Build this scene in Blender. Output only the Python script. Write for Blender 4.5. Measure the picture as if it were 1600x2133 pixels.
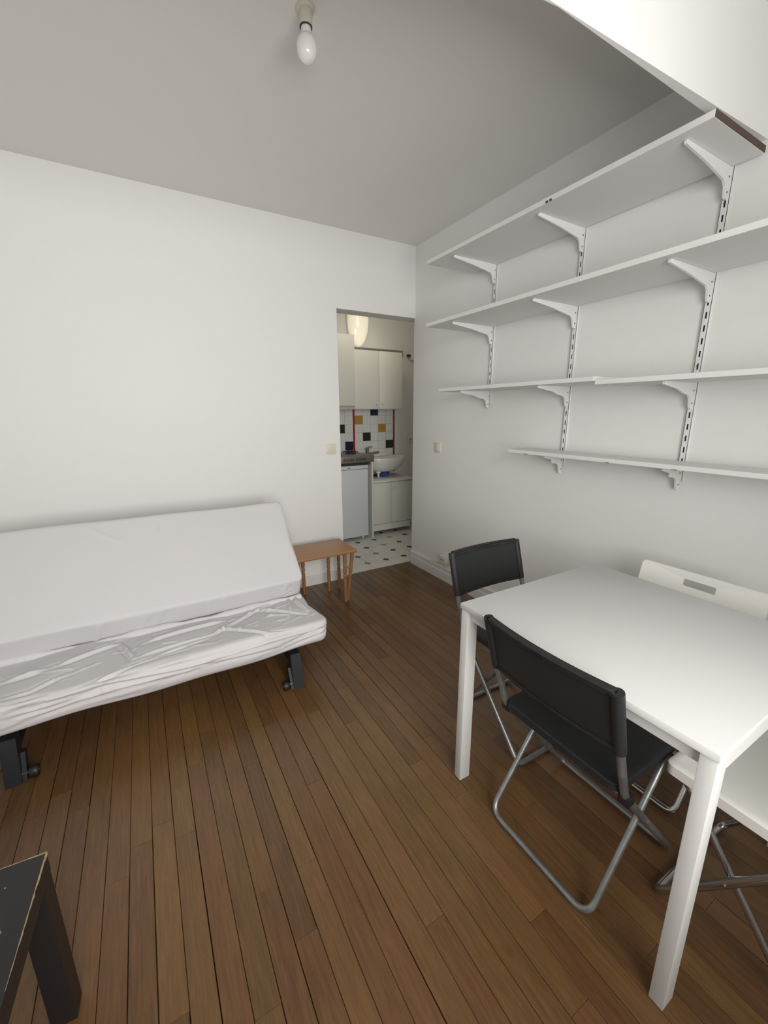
import bpy, bmesh, math, random
import numpy as np
from mathutils import Vector, Matrix

# ------------------------------------------------------------------ reset
for o in list(bpy.data.objects):
    bpy.data.objects.remove(o, do_unlink=True)
SC = bpy.context.scene
COL = SC.collection
random.seed(7)
RNG = np.random.RandomState(11)

# ------------------------------------------------------------------ camera
CAM_H = 1.40
F_PX = 855.5
cam_d = bpy.data.cameras.new('camera')
cam_d.sensor_fit = 'HORIZONTAL'
cam_d.sensor_width = 36.0
cam_d.lens = 36.0 * F_PX / 1600.0
cam_d.clip_start = 0.02
cam = bpy.data.objects.new('camera', cam_d)
COL.objects.link(cam)
_R = Vector((0.86408, -0.50332, -0.00488))
_U = Vector((0.12343, 0.20247, 0.97148))
_F = Vector((0.48798, 0.84004, -0.23708))
cam.matrix_world = Matrix(((_R.x, _U.x, -_F.x, 0.0), (_R.y, _U.y, -_F.y, 0.0),
                           (_R.z, _U.z, -_F.z, CAM_H), (0, 0, 0, 1)))
SC.camera = cam

# ------------------------------------------------------------------ room numbers
XR, YB, ZC = 2.086, 3.059, 2.684       # right wall, back wall, ceiling
XL, YF = -1.40, -0.75                  # left wall, window wall
WT = 0.38                              # window wall thickness
WX0, WX1, WZ0, WZ1 = -0.55, 1.00, 0.80, 2.30   # window opening
YK = 4.5                               # kitchen back wall

# ------------------------------------------------------------------ world / daylight
world = bpy.data.worlds.new('sky')
SC.world = world
world.use_nodes = True
bg = world.node_tree.nodes['Background']
bg.inputs[0].default_value = (0.95, 0.98, 1.0, 1)
bg.inputs[1].default_value = 0.4
# daylight entering by the window opening behind the camera
pl = bpy.data.lights.new('window_daylight', 'AREA')
pl.shape = 'RECTANGLE'; pl.size = WX1 - WX0 - 0.1; pl.size_y = WZ1 - WZ0 - 0.1
pl.energy = 51.0
pl.color = (1.0, 0.985, 0.945)
pl.spread = math.radians(134)
po = bpy.data.objects.new('window_daylight', pl)
COL.objects.link(po)
po.location = ((WX0 + WX1) / 2, YF - WT + 0.16, (WZ0 + WZ1) / 2)
po.rotation_euler = (math.radians(90), 0, 0)    # faces +y
vs = SC.view_settings
vs.view_transform = 'Standard'
try:
    vs.look = 'None'
except Exception:
    pass
vs.gamma = 1.0
vs.use_curve_mapping = False
vs.exposure = 0.0

# ------------------------------------------------------------------ materials
def nodes(m):
    m.use_nodes = True
    nt = m.node_tree
    return nt, nt.nodes['Principled BSDF']

def mat(name, col, rough=0.5, metal=0.0, bump=0.0, scale=200.0, var=0.0, spec=0.5, vscale=4.0, coat=0.0):
    m = bpy.data.materials.new(name)
    nt, b = nodes(m)
    b.inputs['Base Color'].default_value = (*col, 1)
    b.inputs['Roughness'].default_value = rough
    b.inputs['Metallic'].default_value = metal
    b.inputs['Specular IOR Level'].default_value = spec
    b.inputs['Coat Weight'].default_value = coat
    if bump or var:
        geo = nt.nodes.new('ShaderNodeNewGeometry')
    if var:
        n = nt.nodes.new('ShaderNodeTexNoise'); n.inputs['Scale'].default_value = vscale
        n.inputs['Detail'].default_value = 5
        nt.links.new(geo.outputs['Position'], n.inputs['Vector'])
        r = nt.nodes.new('ShaderNodeValToRGB')
        r.color_ramp.elements[0].position = 0.3; r.color_ramp.elements[1].position = 0.7
        r.color_ramp.elements[0].color = (*[c * (1 - var) for c in col], 1)
        r.color_ramp.elements[1].color = (*[min(1, c * (1 + var)) for c in col], 1)
        nt.links.new(n.outputs['Fac'], r.inputs['Fac'])
        nt.links.new(r.outputs['Color'], b.inputs['Base Color'])
    if bump:
        n2 = nt.nodes.new('ShaderNodeTexNoise'); n2.inputs['Scale'].default_value = scale
        n2.inputs['Detail'].default_value = 3
        nt.links.new(geo.outputs['Position'], n2.inputs['Vector'])
        bp = nt.nodes.new('ShaderNodeBump'); bp.inputs['Strength'].default_value = bump
        bp.inputs['Distance'].default_value = 0.002
        nt.links.new(n2.outputs['Fac'], bp.inputs['Height'])
        nt.links.new(bp.outputs['Normal'], b.inputs['Normal'])
    return m

def wood_mat(name, dark, light, axis, rough=0.4, rand=0.35, stretch=14.0, scale=9.0, bump=0.25, grain=0.5):
    """wood with grain along `axis`; each object gets its own tone"""
    m = bpy.data.materials.new(name)
    nt, b = nodes(m)
    N, L = nt.nodes, nt.links
    geo = N.new('ShaderNodeNewGeometry')
    oi = N.new('ShaderNodeObjectInfo')
    off = N.new('ShaderNodeVectorMath'); off.operation = 'SCALE'
    off.inputs[0].default_value = (37.0, 19.0, 53.0)
    L.new(oi.outputs['Random'], off.inputs['Scale'])
    add = N.new('ShaderNodeVectorMath'); add.operation = 'ADD'
    L.new(geo.outputs['Position'], add.inputs[0]); L.new(off.outputs[0], add.inputs[1])
    mp = N.new('ShaderNodeMapping')
    s = [stretch] * 3; s[axis] = 1.0
    mp.inputs['Scale'].default_value = s
    L.new(add.outputs[0], mp.inputs['Vector'])
    n1 = N.new('ShaderNodeTexNoise'); n1.inputs['Scale'].default_value = scale
    n1.inputs['Detail'].default_value = 6; n1.inputs['Roughness'].default_value = 0.65
    n1.inputs['Distortion'].default_value = 0.6
    L.new(mp.outputs[0], n1.inputs['Vector'])
    n3 = N.new('ShaderNodeTexNoise'); n3.inputs['Scale'].default_value = 2.3; n3.inputs['Detail'].default_value = 4
    L.new(add.outputs[0], n3.inputs['Vector'])
    # fac = grain*n1 + rand*random + .25*n3
    a = N.new('ShaderNodeMath'); a.operation = 'MULTIPLY_ADD'
    L.new(n1.outputs['Fac'], a.inputs[0]); a.inputs[1].default_value = grain
    a.inputs[2].default_value = -grain * 0.5 + 0.5 - rand * 0.5 - 0.15
    c = N.new('ShaderNodeMath'); c.operation = 'MULTIPLY_ADD'
    L.new(oi.outputs['Random'], c.inputs[0]); c.inputs[1].default_value = rand
    L.new(a.outputs[0], c.inputs[2])
    e = N.new('ShaderNodeMath'); e.operation = 'MULTIPLY_ADD'
    L.new(n3.outputs['Fac'], e.inputs[0]); e.inputs[1].default_value = 0.3
    L.new(c.outputs[0], e.inputs[2])
    r = N.new('ShaderNodeValToRGB')
    r.color_ramp.elements[0].position = 0.1; r.color_ramp.elements[1].position = 0.9
    r.color_ramp.elements[0].color = (*dark, 1); r.color_ramp.elements[1].color = (*light, 1)
    L.new(e.outputs[0], r.inputs['Fac'])
    # slight reddish / yellowish hue drift per board
    hs = N.new('ShaderNodeHueSaturation')
    h = N.new('ShaderNodeMath'); h.operation = 'MULTIPLY_ADD'
    fr = N.new('ShaderNodeMath'); fr.operation = 'FRACT'
    ml = N.new('ShaderNodeMath'); ml.operation = 'MULTIPLY'; ml.inputs[1].default_value = 17.31
    L.new(oi.outputs['Random'], ml.inputs[0]); L.new(ml.outputs[0], fr.inputs[0])
    L.new(fr.outputs[0], h.inputs[0]); h.inputs[1].default_value = 0.012; h.inputs[2].default_value = 0.494
    L.new(h.outputs[0], hs.inputs['Hue'])
    L.new(r.outputs['Color'], hs.inputs['Color'])
    L.new(hs.outputs[0], b.inputs['Base Color'])
    b.inputs['Roughness'].default_value = rough
    bp = N.new('ShaderNodeBump'); bp.inputs['Strength'].default_value = bump; bp.inputs['Distance'].default_value = 0.0015
    L.new(n1.outputs['Fac'], bp.inputs['Height']); L.new(bp.outputs['Normal'], b.inputs['Normal'])
    return m

def worn_black(name):
    """black lacquer; paint rubbed through to fibreboard in a few small spots"""
    m = mat(name, (0.014, 0.013, 0.013), 0.42, bump=0.15, scale=300)
    return m

M = {}
M['wall'] = mat('wall_paint', (0.80, 0.80, 0.785), 0.85, bump=0.12, scale=260, spec=0.25)
M['ceiling'] = mat('ceiling_paint', (0.80, 0.79, 0.77), 0.9, bump=0.1, scale=200, spec=0.2)
M['trim'] = mat('trim_paint', (0.80, 0.79, 0.77), 0.45, bump=0.05, scale=90)
M['shelf'] = mat('shelf_melamine', (0.74, 0.74, 0.725), 0.5, bump=0.04, scale=150)
M['chip'] = mat('bare_chipboard', (0.09, 0.06, 0.045), 0.9, bump=0.3, scale=500)
M['rail'] = mat('white_enamelled_steel', (0.78, 0.785, 0.78), 0.4)
M['dark'] = mat('dark_hollow', (0.05, 0.05, 0.048), 0.9)  # also the shade painted in behind the upright slots
M['subfloor'] = mat('dark_subfloor', (0.012, 0.008, 0.006), 0.95)
M['board'] = wood_mat('oak_floor_board', (0.060, 0.029, 0.0120), (0.210, 0.107, 0.041), 1, rough=0.30, rand=0.30, grain=0.85)
M['honey'] = wood_mat('honey_pine', (0.25, 0.112, 0.045), (0.46, 0.235, 0.105), 0, rough=0.35, rand=0.1, stretch=8, scale=6)
M['honey_leg'] = wood_mat('honey_pine_turned', (0.21, 0.09, 0.035), (0.40, 0.195, 0.085), 2, rough=0.35, rand=0.1, stretch=8, scale=6)
M['table'] = mat('white_table_laminate', (0.66, 0.665, 0.655), 0.36, bump=0.02, scale=400)
M['tleg'] = mat('white_powder_coat', (0.64, 0.635, 0.625), 0.45, bump=0.05, scale=500)
M['black_plastic'] = mat('black_plastic', (0.0125, 0.013, 0.0145), 0.58, bump=0.25, scale=900)
M['steel'] = mat('grey_painted_tube', (0.30, 0.305, 0.31), 0.38, metal=0.75, bump=0.15, scale=120, var=0.18, vscale=30)
M['chrome'] = mat('chrome_tube', (0.55, 0.55, 0.56), 0.2, metal=1.0)
M['white_plastic'] = mat('white_plastic', (0.80, 0.79, 0.75), 0.4, bump=0.08, scale=700)
M['cream_plastic'] = mat('cream_plastic', (0.72, 0.69, 0.575), 0.35)
M['fabric'] = mat('white_cotton_cover', (0.645, 0.63, 0.645), 0.92, bump=0.18, scale=900, spec=0.15)
M['black_metal'] = mat('black_painted_metal', (0.014, 0.015, 0.018), 0.5, bump=0.1, scale=300)
M['caster'] = mat('black_rubber', (0.012, 0.012, 0.013), 0.45)
M['worn_black'] = worn_black('black_lacquer')
M['fibre'] = mat('bare_fibreboard', (0.30, 0.22, 0.13), 0.9, var=0.35, vscale=60)
M['opal'] = mat('opal_glass', (0.86, 0.84, 0.82), 0.12, coat=0.3)
M['socket'] = mat('old_white_bakelite', (0.60, 0.58, 0.49), 0.4)
M['kcab'] = mat('white_kitchen_laminate', (0.76, 0.755, 0.70), 0.4)
M['fridge'] = mat('white_fridge_enamel', (0.72, 0.76, 0.78), 0.3)
M['ceramic'] = mat('white_ceramic', (0.82, 0.81, 0.76), 0.1, coat=0.5)
M['hob'] = mat('brushed_hob_steel', (0.36, 0.34, 0.31), 0.4, metal=0.8)
M['iron'] = mat('black_cast_iron', (0.03, 0.027, 0.025), 0.6)
M['knob'] = mat('pale_plastic_knob', (0.72, 0.70, 0.64), 0.4)
M['grout'] = mat('grey_grout', (0.42, 0.41, 0.38), 0.9)
M['tile_white'] = mat('white_glazed_tile', (0.78, 0.78, 0.75), 0.18)
M['tile_floor'] = mat('white_floor_tile', (0.75, 0.74, 0.69), 0.25, var=0.03, vscale=12)
M['t_navy'] = mat('navy_glazed_tile', (0.012, 0.016, 0.05), 0.2)
M['t_ochre'] = mat('ochre_glazed_tile', (0.50, 0.28, 0.065), 0.2)
M['t_green'] = mat('green_glazed_tile', (0.018, 0.035, 0.016), 0.2)
M['t_red'] = mat('red_glazed_strip', (0.42, 0.012, 0.03), 0.2)
M['d_dark'] = mat('dark_floor_dot', (0.02, 0.022, 0.024), 0.3)
M['d_brown'] = mat('brown_floor_dot', (0.06, 0.025, 0.02), 0.3)
M['d_ochre'] = mat('ochre_floor_dot', (0.33, 0.22, 0.08), 0.3)
M['d_olive'] = mat('olive_floor_dot', (0.30, 0.27, 0.17), 0.3)
M['blue'] = mat('blue_cloth', (0.035, 0.11, 0.36), 0.85, bump=0.3, scale=200)
M['ground'] = mat('street_ground', (0.16, 0.16, 0.155), 0.9)

def emit_mat(name, col, strength):
    m = bpy.data.materials.new(name)
    nt, b = nodes(m)
    b.inputs['Base Color'].default_value = (0.9, 0.88, 0.8, 1)
    b.inputs['Roughness'].default_value = 0.2
    b.inputs['Emission Color'].default_value = (*col, 1)
    b.inputs['Emission Strength'].default_value = strength
    return m
M['lit'] = emit_mat('lit_opal_diffuser', (1.0, 0.87, 0.62), 0.42)

# ------------------------------------------------------------------ mesh helpers
def obj(name, bm, m, parent=None, smooth=True, angle=35):
    me = bpy.data.meshes.new(name)
    if parent is not None and parent.get('_loc'):
        pass
    bm.normal_update()
    bm.to_mesh(me); bm.free()
    return link(name, me, m, parent, smooth, angle)

def link(name, me, m, parent=None, smooth=True, angle=35):
    me.materials.append(M[m] if isinstance(m, str) else m)
    if smooth:
        me.polygons.foreach_set('use_smooth', [True] * len(me.polygons))
        me.set_sharp_from_angle(angle=math.radians(angle))
    o = bpy.data.objects.new(name, me)
    COL.objects.link(o)
    if parent is not None:
        o.parent = parent
    return o

def wobj(name, bm, m, root, **k):
    """mesh written in world coordinates, parented to an unrotated root"""
    p = root.location
    if root.parent is not None:
        p = p + root.parent.location
    bmesh.ops.translate(bm, verts=bm.verts, vec=-Vector(p))
    return obj(name, bm, m, root, **k)

def top(name, bm, m, base, **k):
    """a one-mesh top-level thing with its origin at `base`"""
    bmesh.ops.translate(bm, verts=bm.verts, vec=-Vector(base))
    o = obj(name, bm, m, None, **k)
    o.location = base
    return o

def tag(o, label, cat, group=None):
    o['label'] = label; o['category'] = cat
    if group:
        o['group'] = group
    return o

def thing(name, label, cat, loc=(0, 0, 0), rotz=0.0, group=None):
    o = bpy.data.objects.new(name, None)
    o.empty_display_size = 0.1
    COL.objects.link(o)
    o.location = loc; o.rotation_euler = (0, 0, rotz)
    bpy.context.view_layer.update()
    return tag(o, label, cat, group)

def struct(o, label=None):
    o['kind'] = 'structure'
    if label:
        o['label'] = label
    return o

def B():
    return bmesh.new()

def add(bm, src):
    me = bpy.data.meshes.new('tmp'); src.to_mesh(me); src.free()
    bm.from_mesh(me); bpy.data.meshes.remove(me)
    return bm

def box(bm, x0, x1, y0, y1, z0, z1, bev=0.0, seg=2, mtx=None):
    t = bmesh.new()
    bmesh.ops.create_cube(t, size=1.0)
    for v in t.verts:
        v.co = Vector(((x0 + x1) / 2 + v.co.x * (x1 - x0), (y0 + y1) / 2 + v.co.y * (y1 - y0),
                       (z0 + z1) / 2 + v.co.z * (z1 - z0)))
    if bev > 0:
        bmesh.ops.bevel(t, geom=t.edges[:] , offset=bev, segments=seg, affect='EDGES', profile=0.5)
    if mtx is not None:
        t.transform(mtx)
    return add(bm, t)

def fillet(pts, r, n=6):
    """round the inner corners of a polyline"""
    P = [Vector(p) for p in pts]
    out = [P[0]]
    for i in range(1, len(P) - 1):
        a, b, c = P[i - 1], P[i], P[i + 1]
        d1 = (a - b); d2 = (c - b)
        l = min(r, d1.length * 0.49, d2.length * 0.49)
        p1 = b + d1.normalized() * l; p2 = b + d2.normalized() * l
        for k in range(n + 1):
            t = k / n
            out.append((1 - t) ** 2 * p1 + 2 * t * (1 - t) * b + t * t * p2)
    out.append(P[-1])
    return out

def tube(bm, pts, r, n=10, cap=True, rads=None):
    P = [Vector(p) for p in pts]
    rings = []
    prev = None
    for i, p in enumerate(P):
        if i == 0: d = P[1] - P[0]
        elif i == len(P) - 1: d = P[-1] - P[-2]
        else: d = (P[i + 1] - p).normalized() + (p - P[i - 1]).normalized()
        d.normalize()
        if prev is None:
            u = d.cross(Vector((0, 0, 1)))
            if u.length < 1e-3: u = d.cross(Vector((0, 1, 0)))
            u.normalize()
        else:
            u = prev - d * prev.dot(d); u.normalize()
        prev = u
        w = d.cross(u)
        rr = rads[i] if rads else r
        rings.append([bm.verts.new(p + (u * math.cos(a) + w * math.sin(a)) * rr)
                      for a in [2 * math.pi * k / n for k in range(n)]])
    for a, b in zip(rings[:-1], rings[1:]):
        for k in range(n):
            bm.faces.new((a[k], a[(k + 1) % n], b[(k + 1) % n], b[k]))
    if cap:
        bm.faces.new(rings[0][::-1]); bm.faces.new(rings[-1])
    return bm

def lathe(bm, prof, n=24, c=(0, 0, 0), sx=1.0, sy=1.0):
    """prof = [(r, z)...]"""
    rings = []
    for r, z in prof:
        rings.append([bm.verts.new((c[0] + math.cos(2 * math.pi * k / n) * r * sx,
                                    c[1] + math.sin(2 * math.pi * k / n) * r * sy, c[2] + z)) for k in range(n)])
    for a, b in zip(rings[:-1], rings[1:]):
        for k in range(n):
            bm.faces.new((a[k], a[(k + 1) % n], b[(k + 1) % n], b[k]))
    bm.faces.new(rings[0][::-1]); bm.faces.new(rings[-1])
    bmesh.ops.recalc_face_normals(bm, faces=bm.faces)
    return bm

def prism(bm, poly, axis, a0, a1):
    """extrude a 2D polygon along axis; poly gives the two other coordinates in order"""
    def P(u, v, a):
        if axis == 0: return (a, u, v)
        if axis == 1: return (u, a, v)
        return (u, v, a)
    t = bmesh.new()
    va = [t.verts.new(P(u, v, a0)) for u, v in poly]
    vb = [t.verts.new(P(u, v, a1)) for u, v in poly]
    n = len(poly)
    t.faces.new(va); t.faces.new(vb[::-1])
    for k in range(n):
        t.faces.new((va[k], vb[k], vb[(k + 1) % n], va[(k + 1) % n]))
    bmesh.ops.recalc_face_normals(t, faces=t.faces)
    return add(bm, t)

def rrect(w, h, r, n=5):
    """rounded rectangle outline, centred, counter-clockwise"""
    out = []
    for cx, cy, a0 in ((w - r, h - r, 0), (-(w - r), h - r, 90), (-(w - r), -(h - r), 180), (w - r, -(h - r), 270)):
        for k in range(n + 1):
            a = math.radians(a0 + 90.0 * k / n)
            out.append((cx + r * math.cos(a), cy + r * math.sin(a)))
    return out

# ================================================================== ROOM SHELL
# floor: dark base + separate oak boards
b = B(); box(b, XL, XR + 0.2, YF, 3.105, -0.08, -0.021)
floor = struct(obj('floor', b, 'subfloor', smooth=False), 'dark brown oak strip floor')
W = 0.0652
x = XR - 0.004
col = 0
while x > XL:
    x1 = x; x0 = max(XL, x - W)
    y = YF - random.uniform(0.0, 0.7)
    while y < 3.10:
        L_ = random.choice((0.62, 0.8, 0.95, 1.1, 1.3)) * random.uniform(0.85, 1.15)
        ya, yb = max(YF, y), min(3.103, y + L_)
        if 3.103 - (y + L_) < 0.25: yb = 3.103; L_ = 9
        if yb - ya > 0.05:
            g = random.choice((0.0006, 0.0008, 0.0008, 0.0014, 0.0020))
            dz = random.uniform(-0.0006, 0.0004)
            bm = B()
            a0, a1 = x0 + 0.0005, x1 - g
            prism(bm, [(a0, -0.02), (a1, -0.02), (a1, dz - 0.0011), (a1 - 0.0011, dz), (a0 + 0.0011, dz), (a0, dz - 0.0011)], 1, ya + 0.0003, yb - 0.0004)
            wobj('floor_board', bm, 'board', floor, smooth=False)
        y += L_
    x -= W; col += 1

# walls
b = B()
box(b, XL - 0.2, 1.375, YB, 3.20, 0, ZC)
box(b, 1.375, XR + 0.2, YB, 3.20, 2.152, ZC)
wall_back = struct(obj('wall_back', b, 'wall', smooth=False), 'white painted wall with the doorway to the kitchen')
b = B(); box(b, XR, XR + 0.2, YF - WT, 3.072, 0, ZC)
wall_right = struct(obj('wall_right', b, 'wall', smooth=False), 'white painted wall carrying the shelves')
b = B(); box(b, XL - 0.2, XL, YF - WT, YB, 0, ZC)
struct(obj('wall_left', b, 'wall', smooth=False))
b = B()
box(b, XL, WX0, YF - WT, YF, 0, ZC); box(b, WX1, XR, YF - WT, YF, 0, ZC)
box(b, WX0, WX1, YF - WT, YF, 0, WZ0); box(b, WX0, WX1, YF - WT, YF, WZ1, ZC)
struct(obj('wall_front', b, 'wall', smooth=False))
b = B(); box(b, XL - 0.2, 3.4, YF - WT, YK + 0.2, ZC, ZC + 0.12)
struct(obj('ceiling', b, 'ceiling', smooth=False), 'plain white ceiling')
# window behind the camera (open casement frame)
b = B()
for (x0, x1, z0, z1) in ((WX0, WX0 + 0.05, WZ0, WZ1), (WX1 - 0.05, WX1, WZ0, WZ1), (WX0 + .05, WX1 - .05, WZ0, WZ0 + 0.05),
                         (WX0 + .05, WX1 - .05, WZ1 - 0.05, WZ1)):
    box(b, x0, x1, YF - WT + 0.06, YF - WT + 0.12, z0, z1, bev=0.004, seg=1)
struct(obj('window_1', b, 'trim', smooth=False))
b = B(); box(b, -14, 14, -28, YF - WT - 0.02, -3.2, -3.0)  # unseen ground added outside to dim light coming up through the window
struct(obj('ground', b, 'ground', smooth=False))
# dropped beam between the window bay and the room
zb = 2.349
prof_xy = [(2.086, 0.820), (2.086, 0.867), (1.0, 0.8695), (0.93, 0.879), (0.7, 0.93), (XL, 1.03), (XL, 0.970)]
b = B(); prism(b, prof_xy, 2, zb, ZC)
struct(obj('trim_1', b, 'wall', smooth=False), 'white beam hanging across the ceiling by the window')
# baseboards
def baseboard(name, poly, axis, a0, a1):
    b = B(); prism(b, poly, axis, a0, a1)
    return struct(obj(name, b, 'trim', smooth=False), 'white painted baseboard')
pb = [(YB, 0), (YB - 0.014, 0), (YB - 0.014, 0.093), (YB - 0.006, 0.103), (YB - 0.006, 0.110), (YB, 0.112)]
baseboard('baseboard_back', pb, 0, XL, 1.372)
prr = [(XR, 0), (XR - 0.016, 0), (XR - 0.016, 0.075), (XR - 0.012, 0.080), (XR - 0.012, 0.108), (XR - 0.018, 0.112), (XR - 0.016, 0.124), (XR, 0.126)]
baseboard('baseboard_right', prr, 1, YF, 3.068)

# kitchen shell
b = B(); box(b, 0.9, 3.4, YK, YK + 0.2, 0, ZC)
wall_kitchen = struct(obj('wall_kitchen_back', b, 'wall', smooth=False), 'white kitchen wall with a tiled splashback')
b = B(); box(b, 3.25, 3.4, 3.0, YK, 0, ZC)
struct(obj('wall_kitchen_right', b, 'wall', smooth=False))
b = B(); box(b, XR + 0.2, 3.25, 3.0, 3.06, 0, ZC)
struct(obj('wall_kitchen_front', b, 'wall', smooth=False))
b = B(); box(b, 0.8, 0.9, 3.2, YK, 0, ZC)
struct(obj('wall_kitchen_left', b, 'wall', smooth=False))
b = B(); box(b, 0.9, 3.4, 3.105, YK, -0.08, -0.006)
box(b, 1.375, 3.4, 3.105, 3.2, -0.08, -0.006)
floor_k = struct(obj('floor_kitchen', b, 'grout', smooth=False), 'white octagonal kitchen floor tiles with small coloured dots')
# octagon + dot floor tiles
P_ = 0.2055; DX, DY = 1.712, 3.266; cut = 0.035
def octagon():
    h = P_ / 2 - 0.0015; c = cut
    t = bmesh.new()
    poly = [(h, h - c), (h - c, h), (-h + c, h), (-h, h - c), (-h, -h + c), (-h + c, -h), (h - c, -h), (h, -h + c)]
    prism(t, poly, 2, -0.006, 0.0)
    me = bpy.data.meshes.new('floor_tile'); t.to_mesh(me); t.free()
    me.materials.append(M['tile_floor']); return me
def dot(mn):
    t = bmesh.new(); r = cut - 0.0022
    prism(t, [(r, 0), (0, r), (-r, 0), (0, -r)], 2, -0.006, 0.0)
    me = bpy.data.meshes.new('floor_dot'); t.to_mesh(me); t.free()
    me.materials.append(M[mn]); return me
oct_me = octagon(); dots = {k: dot('d_' + k) for k in ('dark', 'brown', 'ochre', 'olive')}
dcol = {(0, 0): 'ochre', (1, 0): 'dark', (2, 0): 'dark', (0, 1): 'brown', (1, 1): 'ochre', (2, 1): 'dark', (3, 1): 'dark',
        (1, 2): 'brown', (2, 2): 'olive', (3, 2): 'dark', (1, 3): 'dark', (2, 3): 'brown', (3, 3): 'olive', (4, 3): 'dark'}
for i in range(-2, 7):
    for j in range(0, 6):
        cx, cy = DX + P_ * (i + 0.5), DY + P_ * (j - 0.5)
        if cx - P_ / 2 > 0.9 and cx + P_ / 2 < 3.25 and cy + P_ / 2 < YK + .0:
            if j == 0:                        # cut row at the threshold
                t = bmesh.new(); h = P_ / 2 - 0.0015
                y0 = 3.108
                prism(t, [(cx - h, y0), (cx + h, y0), (cx + h, cy + h - cut), (cx + h - cut, cy + h), (cx - h + cut, cy + h), (cx - h, cy + h - cut)], 2, -0.006, 0.0)
                wobj('floor_tile', t, 'tile_floor', floor_k, smooth=False)
            else:
                o = bpy.data.objects.new('floor_tile', oct_me); COL.objects.link(o); o.parent = floor_k; o.location = (cx, cy, 0)
        cx, cy = DX + P_ * i, DY + P_ * j
        if cx > 0.95 and cx < 3.2 and cy < YK - 0.03:
            o = bpy.data.objects.new('floor_dot', dots[dcol.get((i, j), random.choice(list(dots)))])
            COL.objects.link(o); o.parent = floor_k; o.location = (cx, cy, 0)

# splashback tiles
def wtile(w, h, mn, name='wall_tile'):
    t = bmesh.new(); box(t, -w / 2, w / 2, -0.006, 0.0, -h / 2, h / 2, bev=0.0012, seg=1)
    me = bpy.data.meshes.new(name); t.to_mesh(me); t.free(); me.materials.append(M[mn]); return me
PX, PZ = 0.1068, 0.100
tm = {k: wtile(PX - 0.002, PZ - 0.002, v) for k, v in dict(white='tile_white', navy='t_navy', ochre='t_ochre', green='t_green').items()}
colour = {(2, 0): 'navy', (0, 1): 'ochre', (3, 2): 'ochre', (-2, 2): 'green', (1, 3): 'green', (4, 4): 'green', (-1, 4): 'navy'}
XT = 2.2135
b = B(); box(b, XT - 0.025 - 4 * PX, XT + 5 * PX + 0.024, YK - 0.003, YK + 0.002, 0.74, 1.46)
wobj('grout_bed', b, 'grout', wall_kitchen, smooth=False)
for i in range(-4, 5):
    for r in range(0, 7):
        cx = XT + PX * (i + 0.5) - (0.024 if i < 0 else 0)
        cz = 1.456 - PZ * (r + 0.5)
        o = bpy.data.objects.new('wall_tile', tm[colour.get((i, r), 'white')])
        COL.objects.link(o); o.parent = wall_kitchen; o.location = (cx, YK - 0.002, cz)
red = wtile(0.021, 0.198, 't_red', 'red_strip')
for cx in (XT - 0.012, XT + 5 * PX + 0.012):
    for k in range(4):
        o = bpy.data.objects.new('red_strip', red); COL.objects.link(o); o.parent = wall_kitchen
        o.location = (cx, YK - 0.002, 1.356 - 0.2 * k + 0.0)

# ================================================================== FUTON SOFA BED
def resample_profile(poly, rad, n):
    """closed rounded polygon -> n evenly spaced points (numpy), with normals"""
    P = [np.array(p, float) for p in poly]
    pts = []
    m = len(P)
    for i in range(m):
        a, b_, c = P[i - 1], P[i], P[(i + 1) % m]
        r = rad[i]
        d1 = a - b_; d2 = c - b_
        l1, l2 = np.linalg.norm(d1), np.linalg.norm(d2)
        l = min(r, l1 * .45, l2 * .45)
        p1, p2 = b_ + d1 / l1 * l, b_ + d2 / l2 * l
        for k in range(9):
            t = k / 8
            pts.append((1 - t) ** 2 * p1 + 2 * t * (1 - t) * b_ + t * t * p2)
    pts = np.array(pts + [pts[0]])
    seg = np.linalg.norm(np.diff(pts, axis=0), axis=1)
    s = np.r_[0, np.cumsum(seg)]
    u = np.linspace(0, s[-1], n, endpoint=False)
    out = np.stack([np.interp(u, s, pts[:, 0]), np.interp(u, s, pts[:, 1])], 1)
    return out

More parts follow.
